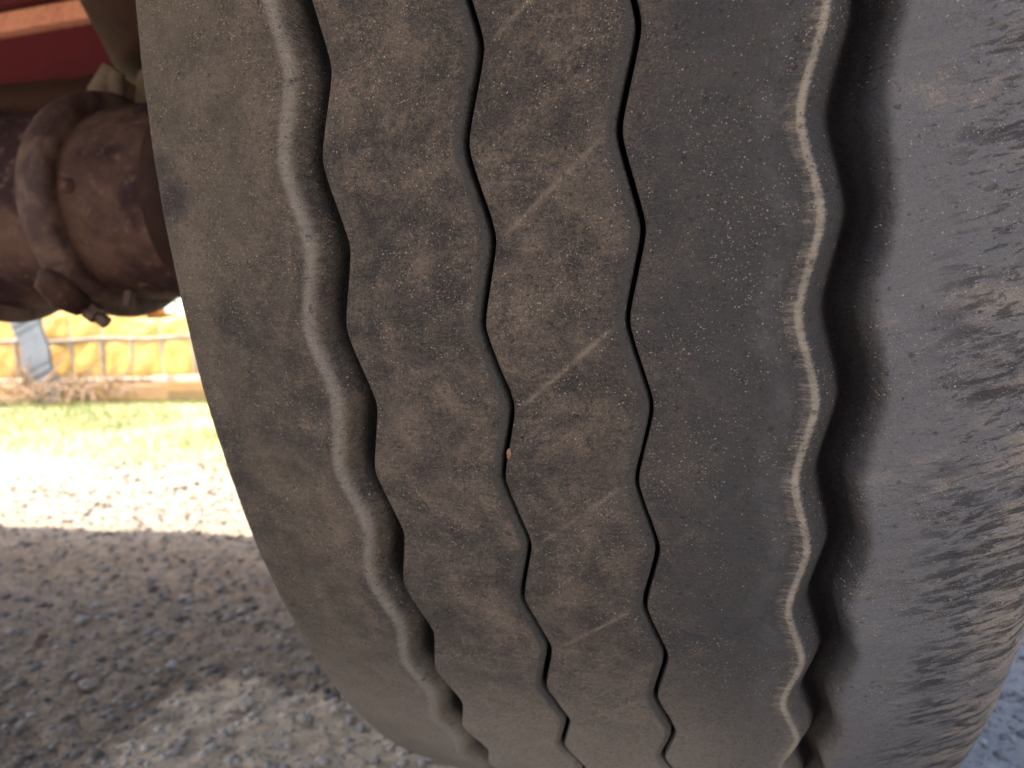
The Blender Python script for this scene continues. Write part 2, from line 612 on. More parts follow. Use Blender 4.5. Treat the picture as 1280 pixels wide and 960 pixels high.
def stone(x, y, r, label, tint=(.3, .26, .2), sq=(1.2, .8, .55), seed=0):
    v, f = ico(2)
    d = 1+.5*fbm(v[:, 0]*1.6+seed, v[:, 1]*1.6, v[:, 2]*1.6, 3)
    d = np.minimum(d, .9/np.maximum(np.abs(v[:, 0]*.8+v[:, 1]*.45+v[:, 2]*.4), .01))
    v = v*d[:, None]*np.array(sq)*r
    me = np_mesh('stone', v, f, STONE, smooth=False)
    ca = me.color_attributes.new('tint', 'FLOAT_COLOR', 'POINT')
    ca.data.foreach_set('color', np.tile(np.array((*tint, 1), np.float32), len(v)))
    o = link(bpy.data.objects.new('stone', me))
    o.location = (x, y, r*sq[2]*.5+.004)
    o.rotation_euler = (0, 0, seed*1.3)
    tag(o, label, 'stone')


stone(-.450, -.085, .0085, 'pale stone lying on the paler ground left of the tyre foot', (.36, .29, .22), (1.3, .9, .7), 2)
stone(-.372, -.098, .0085, 'small pale stone close against the lower left edge of the tyre', (.33, .27, .20), (1.0, .8, .6), 5)
stone(-.700, .060, .007, 'small grey stone in the middle of the shaded gravel', (.23, .19, .16), (1.1, .8, .6), 8)
stone(-.66, -.085, .010, 'flat buff stone near the lower left corner of the picture', (.26, .20, .15), (1.3, .8, .5), 12)
stone(-.598, -.020, .007, 'small greyish pebble on the edge of the paler ground patch', (.33, .29, .25), (1.1, .9, .7), 19)
stone(-.80, .10, .008, 'brown stone lying beyond the dry leaf on the shaded gravel', (.23, .165, .12), (1.5, .9, .5), 23)

# dry leaf
lv = []
lf = []
for i in range(7):
    t = i/6
    w = .007*math.sin(PI*min(1, t*1.02))**.7+.0003
    zc = .010+.006*math.sin(t*3)
    lv += [(-.02+.04*t*.6, -w, zc+.004), (-.02+.04*t*.6, 0, zc), (-.02+.04*t*.6, w, zc+.005)]
    if i:
        k = 3*i
        lf += [(k-3, k-2, k+1, k), (k-2, k-1, k+2, k+1)]
leaf = mesh_obj('dry_leaf', lv, lf, LEAF, None, True, (-.808, .015, .004))
leaf.rotation_euler = (.3, -.9, .9)
sol = leaf.modifiers.new('thick', 'SOLIDIFY')
sol.thickness = .0006
tag(leaf, 'small reddish brown dry leaf lying on the shaded gravel', 'leaf')

# ------------------------------------------------------------------ trailer: root
TR = empty('trailer', (-1.0, 0.0, 0.0))
tag(TR, 'dark red trailer standing on one wide worn truck tyre, seen from underneath', 'trailer')
bpy.context.view_layer.update()
TINV = TR.matrix_world.inverted()


def to_trailer(o):
    """parent a mesh whose vertices are in world space under the trailer"""
    o.parent = TR
    o.matrix_parent_inverse = TINV
    return o


# ------------------------------------------------------------------ tyre
R0 = 0.53
DTH = 0.05499
PH = 0.0912
G1, G2, G3, G4 = -.08623, -.03409, .01409, .06633


def tyre_columns():
    """(u, extra depth, lip, clean, scuff) across the tread; groove walls fall between close columns"""
    c = []

    def span(a, b, n):
        for q in np.linspace(a, b, n):
            c.append([q, 0.0])
    # left shoulder
    for u, d in ((-.1800, .100), (-.1800, .080), (-.1795, .062), (-.1785, .046), (-.1757, .032), (-.1735, .022), (-.1712, .0125), (-.1696, .0070), (-.1678, .0036), (-.1662, .0017), (-.1645, .0006)):
        c.append([u, d])
    span(-.1628, -.1075, 57)
    # groove 1: soft rubbed left lip, sloping wall, floor, sheer right wall
    for u, d in ((-.1066, -.0001), (-.1056, -.0003), (-.1046, -.0004), (-.1036, -.0003), (-.1026, .0002), (-.1016, .0008), (-.1007, .0016), (-.0998, .0026), (-.0989, .0037), (-.0980, .0049), (-.0970, .0062), (-.0960, .0075), (-.0950, .0089), (-.0938, .0106), (-.0924, .0124), (-.0910, .0136), (-.0896, .0143), (-.0880, .0146), (-.0866, .0146), (-.0858, .0140), (-.0857, .0110), (-.0860, .0060), (-.0865, .0030), (-.0864, .0010), (-.08628, .0003), (-.0859, .00008)):
        c.append([u, d])
    span(-.0852, -.0366, 50)
    for g in (G2, G3):
        w = .00088
        for u, d in ((g-w-.0012, .00003), (g-w-.0006, .00012), (g-w-.00025, .00035), (g-w-.00008, .0008), (g-w, .0020), (g-w+.00005, .005), (g-w+.0001, .009), (g-w+.0003, .0122), (g, .0126), (g+w-.0003, .0122), (g+w-.0001, .009), (g+w-.00005, .005), (g+w, .0020), (g+w+.00008, .0008), (g+w+.00025, .00035), (g+w+.0006, .00012), (g+w+.0012, .00003)):
            c.append([u, d*1.25])
        if g == G2:
            span(-.0313, .0112, 44)
    span(.0169, .0600, 45)
    # groove 4: raised feathered lip, shallow slope, floor, soft right wall
    for u, d in ((.0610, 0), (.0620, -.0001), (.0630, -.0002), (.0640, -.0004), (.0649, -.0006), (.0657, -.0007), (.0665, -.0006), (.0672, -.0001), (.0678, .0007), (.0684, .0016), (.0691, .0026), (.0699, .0036), (.0708, .0048), (.0718, .0062), (.0728, .0080), (.0738, .0102), (.0748, .0122), (.0758, .0134), (.0770, .0141), (.0783, .0143), (.0795, .0141), (.0806, .0133), (.0815, .0117), (.0823, .0096), (.0830, .0073), (.0837, .0051), (.0844, .0033), (.0852, .0019), (.0861, .0009), (.0872, .0003)):
        c.append([u, d])
    span(.0882, .1400, 56)
    for u, d in ((.1410, .0), (.1420, 0), (.1440, .0004), (.1462, .0012), (.1484, .0024), (.1506, .0042), (.1528, .0066), (.1548, .0096), (.1566, .0132), (.1582, .0174), (.1598, .0225), (.1614, .029), (.1632, .037), (.1650, .046), (.1668, .057), (.1684, .070), (.1695, .084), (.1700, .100)):
        c.append([u, d])
    return np.array(c)


def zig(th):
    s = np.sin((th-PH)*PI/DTH+PI/2)
    k = .93
    return np.arcsin(k*s)/math.asin(k)


def amp(u):
    xs = [-.165, -.135, -.1035, G1, G2, G3, .060, G4, .0845, .105, .13]
    ys = [0, .0004, .0027, .00307, .00324, .00305, .0030, .0030, .0024, .0006, 0]
    return np.interp(u, xs, ys)


def bell(x, w):
    return np.exp(-(x/w)**2)


def build_tyre():
    C = tyre_columns()
    u, dep = C[:, 0], C[:, 1]
    fine = np.arange(-.36, .98, .85/530.)
    coarse = np.linspace(fine[-1], 2*PI+fine[0], 190)[1:-1]
    th = np.concatenate([fine, coarse])
    U, T = np.meshgrid(u, th)
    D = np.broadcast_to(dep, U.shape)
    # wobble of the zigzag: slight unevenness round the tyre
    wob = .00035*np.sin(T*7+1)+.0003*np.sin(T*23+.4)
    soft = .38*np.clip(bell(U+.1035, .012)+bell(U-.066, .010), 0, 1)
    sn = np.sin((T-PH)*PI/DTH+PI/2)
    Xs = U + amp(U)*((1-soft)*zig(T)+soft*sn*(1-.04*sn*sn)) + wob*(amp(U) > .0001)
    for g in (G2, G3):
        Xs = Xs + bell(U-g, .0022)*(U-g)*.55*fbm(T*0+g*90, T*9, 2, 3)
    Xs = Xs + .0010*(bell(U-.0655, .010)*fbm(T*0+3, T*16, 2, 2)+bell(U-.084, .006)*fbm(T*0+9, T*19, 4, 3)+.8*bell(U+.1035, .006)*fbm(T*0+5, T*17, 7, 2))
    crown = .60*(U+.010)**2
    crown = crown + np.where(U > .086, 2.2*(U-.086)**2, 0)
    # each rib very slightly domed
    def dome(a, b, h):
        t = np.clip((U-a)/(b-a), 0, 1)
        return h*(1-(2*t-1)**4)*((U > a) & (U < b))
    rr = R0-crown-D+dome(-.0855, -.0350, .0004)+dome(-.0332, .0132, .0004)+dome(.0150, .062, .0004)
    tread = np.clip((U+.176)/.01, 0, 1)*np.clip((.152-U)/.01, 0, 1)
    V2 = T*R0
    flat = (D < .0006)*tread
    rr = rr + flat*(.00022*fbm(U*60, V2*60, 2, 4) + .00045*fbm(U*14, V2*14, 6, 2))
    # roughened groove floors
    rr = rr + (D >= .0006)*tread*.0006*fbm(U*120, V2*60, 4, 3)
    g4 = np.clip((D-.001)/.004, 0, 1)*(U > .060)*tread
    rr = rr + g4*(.0011*fbm(U*90, V2*70, 12, 4)+.0010*fbm(U*40, V2*30, 15, 2))
    # worn outer shoulder: shallow scoops and smears
    sh = np.clip((U-.090)/.02, 0, 1)*np.clip((.165-U)/.01, 0, 1)
    uu = U*math.cos(.26)-V2*math.sin(.26)
    vv = V2*math.cos(.26)+U*math.sin(.26)
    rr = rr + sh*(.00045*fbm(uu*26, vv*150, 7, 3)+.0004*fbm(U*18, V2*12, 1, 2))
    for g in (G2, G3):
        chip = np.clip(fbm(T*0+g*50, T*60, 3, 4)-.22, 0, 1)
        rr = rr - .0016*chip*(bell(U-(g+.0014), .0006)+.6*bell(U-(g-.0014), .0005))
    # uneven rubbed lips
    lipn = fbm(U*0, V2*45, 3, 3)
    rr = rr + .0005*lipn*bell(U-.0657, .002) + .0005*lipn*bell(U+.104, .003)
    # chipped outline of the left shoulder and right shoulder
    rr = rr + .0006*fbm(U*40, V2*40, 8, 3)*(bell(U+.172, .006)+bell(U-.152, .01))
    # closed slanting cuts across the ribs: thin raised seams
    sip = np.zeros_like(U)
    for a, b, s in ((G2+.003, G3-.004, 1.0), (G1+.008, G2-.002, .24), (G3+.003, G4-.014, .14)):
        t = (U-a)/(b-a)
        inside = (t > 0) & (t < 1)
        ph = (T-PH+DTH*.96*t)/(2*DTH)
        dd = (ph-np.round(ph))*2*DTH*R0
        idx = np.round(ph)
        strength = .80+.20*np.sin(idx*2.3+a*90)
        if s < .9:
            strength = np.clip(np.sin(idx*1.7+a*160), 0, 1)
        sip += inside*s*strength*bell(dd, .00085)*np.clip(t*9, 0, 1)*np.clip((1-t)*9, 0, 1)
    rr = rr + .00012*sip
    P = np.stack([Xs, -rr*np.cos(T), R0-rr*np.sin(T)], -1)
    # wear masks, then the mask for the painted groove shade
    lip = np.clip(bell(U+.1024, .0040), 0, 1)*.68
    lip = np.maximum(lip, bell(U-.0655, .0018)*.95)
    lip = np.maximum(lip, .44*bell(U-.0628, .0030))
    lip = np.maximum(lip, .50*bell(U+.1690, .0042))
    lip = np.maximum(lip, .30*bell(U+.0860, .0006))
    for g in (G2, G3):
        lip = np.maximum(lip, .34*bell(U-(g-.0012), .00035))
    lip = np.maximum(lip, .22*bell(U-.156, .009))
    clean = np.zeros_like(U)
    for g in (G2, G3):
        e = g-.0009
        w = .0036
        cl = np.clip((U-(e-w))/.0018, 0, 1)*(U < g+.0005)
        lower = np.clip((.80-T)/.2, .35, 1)
        clean = np.maximum(clean, cl*lower*.9)
        clean = np.maximum(clean, ((U > g+.0003) & (U < g+.0012))*.6)
    clean = np.maximum(clean, np.clip((U-.0665)/.0015, 0, 1)*np.clip((.079-U)/.002, 0, 1)*.45)
    clean = np.maximum(clean, .30*np.clip((D-.002)/.004, 0, 1)*(U > -.1005)*(U < -.0870))
    clean = np.maximum(clean, .35*np.clip((U-.020)/.03, 0, 1)*(U < .066))
    scuff = np.clip((U-.0820)/.010, 0, 1)*np.clip((.172-U)/.006, 0, 1)
    scuff = np.maximum(scuff, .38*bell(U-.056, .010))
    groove_shade = np.clip((D-.0024)/.0035, 0, 1)*tread
    groove_shade = np.where(U < -.08, np.clip((D-.0068)/.0045, 0, 1)*tread, groove_shade)
    groove_shade = np.where(U > .06, np.clip((D-.0058)/.0050, 0, 1)*tread, groove_shade)
    groove_shade = groove_shade*np.interp(U, [.0775, .0830], [1.0, .42])
    ny, nx = U.shape
    # vertex normals over the whole ring so that the ribs join without a seam
    Px = np.gradient(P, axis=1)
    Pe = np.concatenate([P[-1:], P, P[:1]], 0)
    Py = (Pe[2:]-Pe[:-2])
    Nn = np.cross(Px, Py)
    Nn /= np.maximum(np.linalg.norm(Nn, axis=-1, keepdims=True), 1e-12)
    mid = Nn[len(fine)//2, nx//2]
    if mid[1] > 0:
        Nn = -Nn

    def piece(name, c0, c1, parent):
        w = c1-c0
        Vp = P[:, c0:c1].reshape(-1, 3)
        i = np.arange(ny)[:, None]*w+np.arange(w-1)[None]
        j = ((np.arange(ny)+1) % ny)[:, None]*w+np.arange(w-1)[None]
        F = np.stack([i, i+1, j+1, j], -1).reshape(-1, 4)
        e = np.cross(Vp[F[:, 1]]-Vp[F[:, 0]], Vp[F[:, 3]]-Vp[F[:, 0]])
        nv = Nn[:, c0:c1].reshape(-1, 3)
        if (e*nv[F[:, 0]]).sum() < 0:
            F = F[:, ::-1].copy()
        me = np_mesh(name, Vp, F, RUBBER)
        uvl = me.uv_layers.new(name='UVMap')
        # continue the across coordinate down the side walls
        run = np.concatenate([[0], np.cumsum(np.hypot(np.diff(u), np.diff(dep)))])
        ucoord = np.where((u > -.17) & (u < .15), u, 0)
        ilo, ihi = np.argmax(u > -.17), len(u)-1-np.argmax((u < .15)[::-1])
        ucoord[:ilo] = u[ilo]-(run[ilo]-run[:ilo])
        ucoord[ihi+1:] = u[ihi]+(run[ihi+1:]-run[ihi])
        UV = np.stack([np.broadcast_to(ucoord[None, c0:c1], (ny, w)), T[:, c0:c1]*R0], -1).reshape(-1, 2)
        uvs = UV[F].copy()
        # last row wraps round
        big = uvs[..., 1].max(1)-uvs[..., 1].min(1) > 1
        wr = uvs[big]
        wr[..., 1] = np.where(wr[..., 1] < 1, wr[..., 1]+2*PI*R0, wr[..., 1])
        uvs[big] = wr
        uvl.data.foreach_set('uv', uvs.astype(np.float32).ravel())
        ca = me.color_attributes.new('wear', 'FLOAT_COLOR', 'POINT')
        A = np.stack([lip, clean, scuff, np.clip(sip, 0, 1)], -1)[:, c0:c1].reshape(-1, 4)
        ca.data.foreach_set('color', np.ascontiguousarray(A, dtype=np.float32).ravel())
        gl = me.attributes.new('groove_shade', 'FLOAT', 'POINT')
        gl.data.foreach_set('value', np.ascontiguousarray(groove_shade[:, c0:c1], dtype=np.float32).ravel())
        me.normals_split_custom_set_from_vertices(nv.tolist())
        o = bpy.data.objects.new(name, me)
        link(o)
        if parent is None:
            to_trailer(o)
        else:
            o.parent = parent
        return o

    def at(x):
        return int(np.argmin(np.abs(u-x)))
    # carcass: side walls, bead and liner as one lathe, joined to the shoulders
    def carcass():
        prof = [(-.1800, .430), (-.1800, .408), (-.1785, .38), (-.172, .345), (-.160, .318), (-.150, .300), (-.145, .288), (-.138, .288), (-.140, .31), (-.155, .35), (-.160, .40), (-.155, .46), (-.13, .495), (0, .505), (.12, .492), (.148, .455), (.153, .40), (.148, .35), (.133, .31), (.131, .288), (.138, .288), (.143, .300), (.153, .318), (.163, .345), (.169, .38), (.1705, .408), (.1700, .430)]
        n = 180
        V = []
        for x, r in prof:
            t = np.arange(n)*2*PI/n
            V.append(np.stack([np.full(n, x), -r*np.cos(t), R0-r*np.sin(t)], -1))
        V = np.concatenate(V)
        F = []
        for i in range(len(prof)-1):
            k = np.arange(n)
            k2 = (k+1) % n
            F.append(np.stack([i*n+k, (i+1)*n+k, (i+1)*n+k2, i*n+k2], -1))
        me = np_mesh('tyre', V, np.concatenate(F), SIDEWALL)
        o = bpy.data.objects.new('tyre', me)
        return to_trailer(link(o))
    tyre = carcass()
    tyre['label'] = 'wide grey truck tyre with worn zigzag tread, coated in brown dust'
    cuts = [0, at(-.0896), at(G2), at(G3), at(.0770), nx-1]
    for k, nm in enumerate(('shoulder_rib', 'tread_rib', 'tread_rib', 'tread_rib', 'shoulder_rib')):
        o = piece(nm, cuts[k], cuts[k+1]+1, None)
        o.parent = tyre
        o.matrix_parent_inverse = tyre.matrix_parent_inverse.copy()
        o.matrix_parent_inverse = Matrix.Identity(4)
        if k == 4:
            o['label'] = 'outer shoulder rib with pale rubbed rubber and dark smears'
        if k == 0:
            o['label'] = 'inner shoulder rib, smooth and dusty with a pale rubbed lip'
    return tyre


SIDEWALL = simple('side_wall_rubber', (.06, .06, .06), (.10, .092, .082), 30, .75, .3, .4, .001)
TYRE = build_tyre()

# crumbs of dry clay caught on the tread
CLAY = simple('dry_clay', (.22, .135, .095), (.15, .095, .065), 300, .9, .1, .6, .0006)


def crumb(u, th, r, label, seed):
    v, f = ico(3)
    d = 1+.75*fbm(v[:, 0]*2+seed, v[:, 1]*2, v[:, 2]*2, 4)
    v = v*d[:, None]*np.array((.42, .35, 1.25))*r
    o = link(bpy.data.objects.new('clay_crumb', np_mesh('clay_crumb', v, f, CLAY)))
    rr_ = R0-.60*(u+.01)**2+r*.15
    x = u+float(amp(np.array([u]))[0]*zig(np.array([th]))[0])
    o.location = (x, -rr_*math.cos(th), R0-rr_*math.sin(th))
    o.rotation_euler = (th, .25, 0)
    tag(o, label, 'clay')


crumb(G2+.0016, PH+4.62*DTH, .0019, 'reddish crumb of dry clay stuck on the left edge of the middle rib, halfway down', 3)

# wheel rim
S = Shape()
M0 = Matrix.Translation((0, 0, R0))
S.lathe([(-.150, .286), (-.152, .300), (-.146, .300), (-.140, .282), (-.10, .270), (.10, .270), (.128, .282), (.138, .300), (.144, .300), (.142, .284), (.10, .255), (.02, .250), (.010, .14), (.03, .13), (.09, .10), (.10, .08)], M0, 64)
to_trailer(S.build('wheel_rim', STEEL))

# ------------------------------------------------------------------ axle and brake
S = Shape()
S.lathe([(-1.95, .064), (-.22, .064), (-.20, .085), (-.08, .085)], M0, 40)
to_trailer(S.build('axle_beam', RUST))

BY, BZ = -.17, .516
MB = Matrix.Translation((0, BY, BZ))
S = Shape()
S.lathe([(-.70, .05), (-.695, .070), (-.675, .082), (-.63, .087), (-.60, .088), (-.575, .0885), (-.555, .090), (-.53, .090), (-.515, .0885),
         (-.505, .0900), (-.478, .0900), (-.474, .0835), (-.462, .0850), (-.440, .0850), (-.405, .0835), (-.380, .0805), (-.366, .0775), (-.360, .0790), (-.352, .0840),
         (-.336, .0860), (-.322, .0850), (-.316, .0780), (-.300, .074), (-.250, .070), (-.240, .05)], MB, 72)
bc = to_trailer(S.build('brake_chamber', RUST, None, 0, True, 60))


def under(child, parent):
    child.parent = parent
    child.matrix_parent_inverse = Matrix.Identity(4)
    return child


# clamp rings round the two seams
for x0, r0, w in ((-.490, .0915, .0155), (-.622, .0925, .012)):
    S = Shape()
    prof = [(x0-w, r0-.004), (x0-w, r0+.0035), (x0-w*.75, r0+.0068), (x0-w*.35, r0+.0085), (x0+w*.1, r0+.0088), (x0+w*.5, r0+.0078), (x0+w*.85, r0+.0050), (x0+w, r0+.001), (x0+w, r0-.004)]
    S.lathe(prof, MB, 72)
    under(S.build('clamp_ring', RUSTLIGHT, None, 0, True, 60), bc)


def onring(x, ang, r):
    """point round the chamber: angle 0 faces the camera side (-Y), positive downward"""
    return Vector((x, BY-r*math.cos(ang), BZ-r*math.sin(ang)))


# clamp lug with bolt at the lower front of the ring
a0 = math.radians(50)
S = Shape()
p = onring(-.494, a0-.12, .100)
q = onring(-.492, a0+.18, .102)
S.tube([p+Vector((-.006, -.004, .006)), p+Vector((-.003, -.005, 0)), (p+q)/2+Vector((0, -.005, -.003)), q, q+Vector((.006, .004, -.004))], [.006, .0125, .014, .012, .005], 14)
under(S.build('clamp_lug', RUST), bc)
S = Shape()
t0 = onring(-.492, a0+.20, .103)
dirb = Vector((.72, .20, -.60)).normalized()
S.tube([t0-dirb*.028, t0+dirb*.022], .0042, 12)
S.tube([t0+dirb*.006, t0+dirb*.015], .0082, 6)
S.tube([t0-dirb*.030, t0-dirb*.022], .0088, 6)
S.tube([t0+dirb*.018, t0+dirb*.025], .0058, 8)
under(S.build('clamp_bolt', RUSTLIGHT), bc)
S = Shape()
c = onring(-.455, math.radians(66), .088)
S.tube([c, c+Vector((.002, -.006, -.013))], [.0045, .0035], 10)
under(S.build('drain_plug', RUSTLIGHT), bc)
S = Shape()
c = onring(-.462, math.radians(-2), .0845)
S.tube([c, c+Vector((0, -.004, 0)), c+Vector((0, -.0065, 0))], [.0062, .0055, .003], 14)
under(S.build('vent_button', RUST), bc)

# mounting flange with a bolt, on the tyre side of the chamber
S = Shape()
S.lathe([(-.402, .060), (-.402, .084), (-.396, .0905), (-.385, .0925), (-.372, .0900), (-.362, .084), (-.352, .083), (-.345, .088), (-.335, .094), (-.300, .096), (-.292, .093), (-.292, .06)], Matrix.Translation((0, BY+.006, BZ-.002)), 60)
to_trailer(S.build('mounting_flange', DARKMETAL))
S = Shape()
S.box((-.30, -.16, .40), (-.21, .06, .66))
to_trailer(S.build('brake_carrier', REDPAINT, None, .01))

# air spring over the axle, pale pedestal below, bracket
MS = Matrix(((0, 0, 1, -.485), (0, 1, 0, -.03), (1, 0, 0, 0), (0, 0, 0, 1)))
S = Shape()
S.lathe([(.664, .060), (.666, .080), (.671, .090), (.681, .098), (.700, .106), (.750, .128), (.80, .150), (.86, .165), (.93, .165)], MS, 60)
to_trailer(S.build('air_spring', DARKMETAL, None, 0, True, 60))
S = Shape()
S.lathe([(.594, .075), (.60, .082), (.640, .078), (.672, .074)], MS, 40)
to_trailer(S.build('spring_pedestal', OLIVE, None, 0, True, 50))
S = Shape()
S.tube([(-.555, -.12, .60), (-.548, -.12, .640), (-.535, -.12, .662)], [.016, .013, .008], 12)
S.tube([(-.532, -.12, .61), (-.530, -.12, .655)], .008, 12)
to_trailer(S.build('hose_fitting', PALEMETAL))
S = Shape()
S.tube([(-.50, -.15, .95), (-.46, -.16, .745), (-.40, -.15, .70), (-.30, -.10, .68)], .020, 14)
to_trailer(S.build('air_hose', PALEMETAL))

# chassis: front cross beam with flanges, side rails, deck boards
DX0, DX1, DY0, DY1 = -2.32, .24, -1.13, .315
S = Shape()
S.box((DX0+.05, .285, .8055), (DX1-.04, .295, .903))
beam = to_trailer(S.build('cross_beam', REDPAINT))
S = Shape()
S.box((DX0+.05, .250, .793), (DX1-.04, .297, .803))
f = under(S.build('beam_flange', REDEDGE, None, .002), beam)
S = Shape()
S.box((DX0+.05, .268, .9055), (DX1-.04, .297, .9375))
fl = under(S.build('beam_flange', SALMON, None, .004), beam)
fl['label'] = 'thick salmon flange along the top of the beam'
S = Shape()
S.box((DX0+.05, .247, .940), (DX1-.04, .295, .9565))
under(S.build('beam_cap', REDPAINT, None, .002), beam)
for k, (yy, zz, rr_) in enumerate(((.10, .735, .017), (.16, .752, .012), (.06, .700, .024))):
    S = Shape()
    S.tube([(-2.1+.25*i, yy+.008*math.sin(i*1.7+k), zz+.008*math.sin(i*2.1+k*2)) for i in range(8)], rr_, 12)
    to_trailer(S.build('air_line', DARKMETAL if k != 1 else RUST))
for y in (-.55, -1.08):
    S = Shape()
    S.box((DX0+.05, y, .86), (DX1-.04, y+.05, .9565))
    to_trailer(S.build('cross_beam', REDPAINT))
for x in (-1.75, -.42):
    S = Shape()
    S.box((x, DY0+.02, .862), (x+.07, .24, .9565))
    to_trailer(S.build('chassis_rail', REDPAINT, None, .004))
for xa in (DX1-.032, DX0):
    S = Shape()
    S.box((xa, DY0, .84), (xa+.032, DY1, .9985))
    to_trailer(S.build('side_rail', REDPAINT, None, .003))
y = DY1-.1415-.1465*9
me0 = None
while y < DY1-.1:
    if me0 is None:
        S = Shape()
        S.box((DX0+.034, 0, 0), (DX1-.034, .141, .035))
        o = S.build('deck_plank', PLANK, None, .002)
        me0 = o.data
    else:
        o = link(bpy.data.objects.new('deck_plank', me0))
    o.location = (0, y, .9595)
    to_trailer(o)
    last = o
    y += .1465
# the outermost board at the front edge is salmon
lm = me0.copy()
lm.materials[0] = SALMON
last.data = lm
last['label'] = 'salmon board along the front edge'

# ------------------------------------------------------------------ background
# yellow sheeted stack lashed with grey straps
ST = empty('sheeted_stack', (-3.9, 3.5, 0))
tag(ST, 'bright yellow padded sheeting lashed with grey straps behind the grass', 'tarpaulin')


def pillow(w, h, seed):
    n = 10
    v = []
    f = []
    for j in range(n+1):
        for i in range(n+1):
            s, t = i/n*2-1, j/n*2-1
            d = .009*(1-s**8)*(1-t**8)
            d += .010*math.sin(3*s+seed)*math.cos(2.4*t+seed*2)*(1-s*s)*(1-t*t)
            v.append((s*w/2, -d, t*h/2))
    for j in range(n):
        for i in range(n):
            a = j*(n+1)+i
            f.append((a, a+1, a+n+2, a+n+1))
    b0 = len(v)
    v += [(-w/2, .12, -h/2), (w/2, .12, -h/2), (w/2, .12, h/2), (-w/2, .12, h/2)]
    f.append((b0+3, b0+2, b0+1, b0))
    return v, f


PW = .240
base_x = -5.45
cells = []
for i in range(12):
    x = base_x+PW*(i+.5)
    for j, (z0, z1) in enumerate(((.150, .395), (.403, .585))):
        if i > 7 and j == 1:
            z1 = .515
        v, f = pillow(PW-.010, z1-z0, i*3+j)
        o = mesh_obj('padded_panel', v, f, YELLOW, None, True)
        o.location = Vector((x+.02*math.sin(i*2), 3.27-.10*(x+5)/2, (z0+z1)/2))-Vector(ST.location)
        o.rotation_euler = (-.06*j, .03*math.sin(i*1.9), -.05)
        o.parent = ST
for i in range(13):
    S = Shape()
    x = base_x+PW*i-ST.location.x
    yy = 3.30-.10*(x+ST.location.x+5)/2-ST.location.y
    S.tube([(x, yy-.02, .15), (x+.012*math.sin(i), yy-.035, .37), (x+.02*math.sin(i*2), yy-.015, .52)], .013, 6)
    S.build('lashing_strap', STRAP, ST)
S = Shape()
pts = []
for i in range(49):
    x = base_x+PW*12*i/48
    pts.append((x-ST.location.x, 3.265-.10*(x+5)/2-ST.location.y, .399+.006*math.sin(i*.5)))
S.tube(pts, .013, 6)
S.build('lashing_strap', STRAP, ST)
S = Shape()
pts = [(a, b, .138+.004*math.sin(a*5)) for a, b, c in pts]
S.tube(pts, .014, 6)
S.build('lashing_strap', STRAP, ST)
S = Shape()
S.box((base_x+3.9, 3.38-3.5, .02), (base_x+12*PW+3.9, 4.2-3.5, .56))
S.build('stack_core', YELLOW, ST, .03)
for k in range(4):
    S = Shape()
    x0 = base_x+k*.74+3.9
    yk = 3.27-.10*(base_x+k*.8+5.4)/2-3.5
    S.box((x0, yk-.03+.01*(k % 2), .012), (x0+.725, yk+.09, .128-.006*(k % 3)))
    S.build('base_board', TAN, ST, .006)

# blue-grey sheet leaning on the stack
S = Shape()
Ms = Matrix.Translation((-4.00, 3.00, .0)) @ Matrix.Rotation(math.radians(-21), 4, 'Y') @ Matrix.Rotation(math.radians(-6), 4, 'X')
n = 12
for i in range(n):
    z0, z1 = .62*i/n, .62*(i+1)/n
    S.box((-.11+.008*math.sin(i), 0+.006*math.sin(i*.9), z0), (.11+.01*math.sin(i*1.3), .022+.006*math.sin(i*.9), z1+.002), Ms)
o = S.build('leaning_sheet', BLUEGREY, None, .002)
tag(o, 'blue grey sheet leaning slantwise against the yellow sheeting', 'sheet')

# orange rounded tank at the far left
S = Shape()
S.lathe([(-.30, .05), (-.29, .11), (-.25, .15), (-.18, .17), (.10, .17), (.17, .15), (.20, .10), (.205, .04)], Matrix.Translation((-4.60, 2.86, .225)), 36)
o = S.build('orange_drum', ORANGE, None, 0, True, 60)
tag(o, 'shiny orange drum lying on its side at the left edge of the picture', 'drum')

# orange board with three white discs on top of the stack
OB = empty('orange_marker_board', (-3.50, 3.36, .60))
tag(OB, 'orange board with three white discs standing on the yellow sheeting', 'board')
S = Shape()
S.box((-.30, 0, -.055), (.075, .03, .16))
S.build('board', ORANGE, OB, .004)
for k in range(3):
    S = Shape()
    S.lathe([(-.006, .026), (.004, .026), (.010, .019), (.012, .007)], Matrix.Translation((-.19+.10*k, -.006, .0)) @ Matrix.Rotation(-PI/2, 4, 'Z') @ Matrix.Scale(-1, 4, (1, 0, 0)), 20)
    S.build('white_disc', WHITE, OB)

# red and white strip lying on the base boards
S = Shape()
S.tube([(-3.30, 3.13, .165), (-3.12, 3.10, .17), (-2.90, 3.08, .172)], .016, 8)
ST2 = empty('barrier_strip', (-3.1, 3.1, .15))
bpy.context.view_layer.update()
inv = ST2.matrix_world.inverted()
tag(ST2, 'red and white plastic strip lying along the foot of the yellow sheeting', 'barrier')
for k, (xa, xb, mm) in enumerate(((-3.30, -3.18, PALEPINK), (-3.18, -2.95, REDWHITE), (-2.95, -2.82, PALEPINK))):
    S = Shape()
    S.box((xa, 3.085, .128), (xb-.003, 3.115, .168))
    o = S.build('strip_section', mm, None, .004)
    o.parent = ST2
    o.matrix_parent_inverse = inv

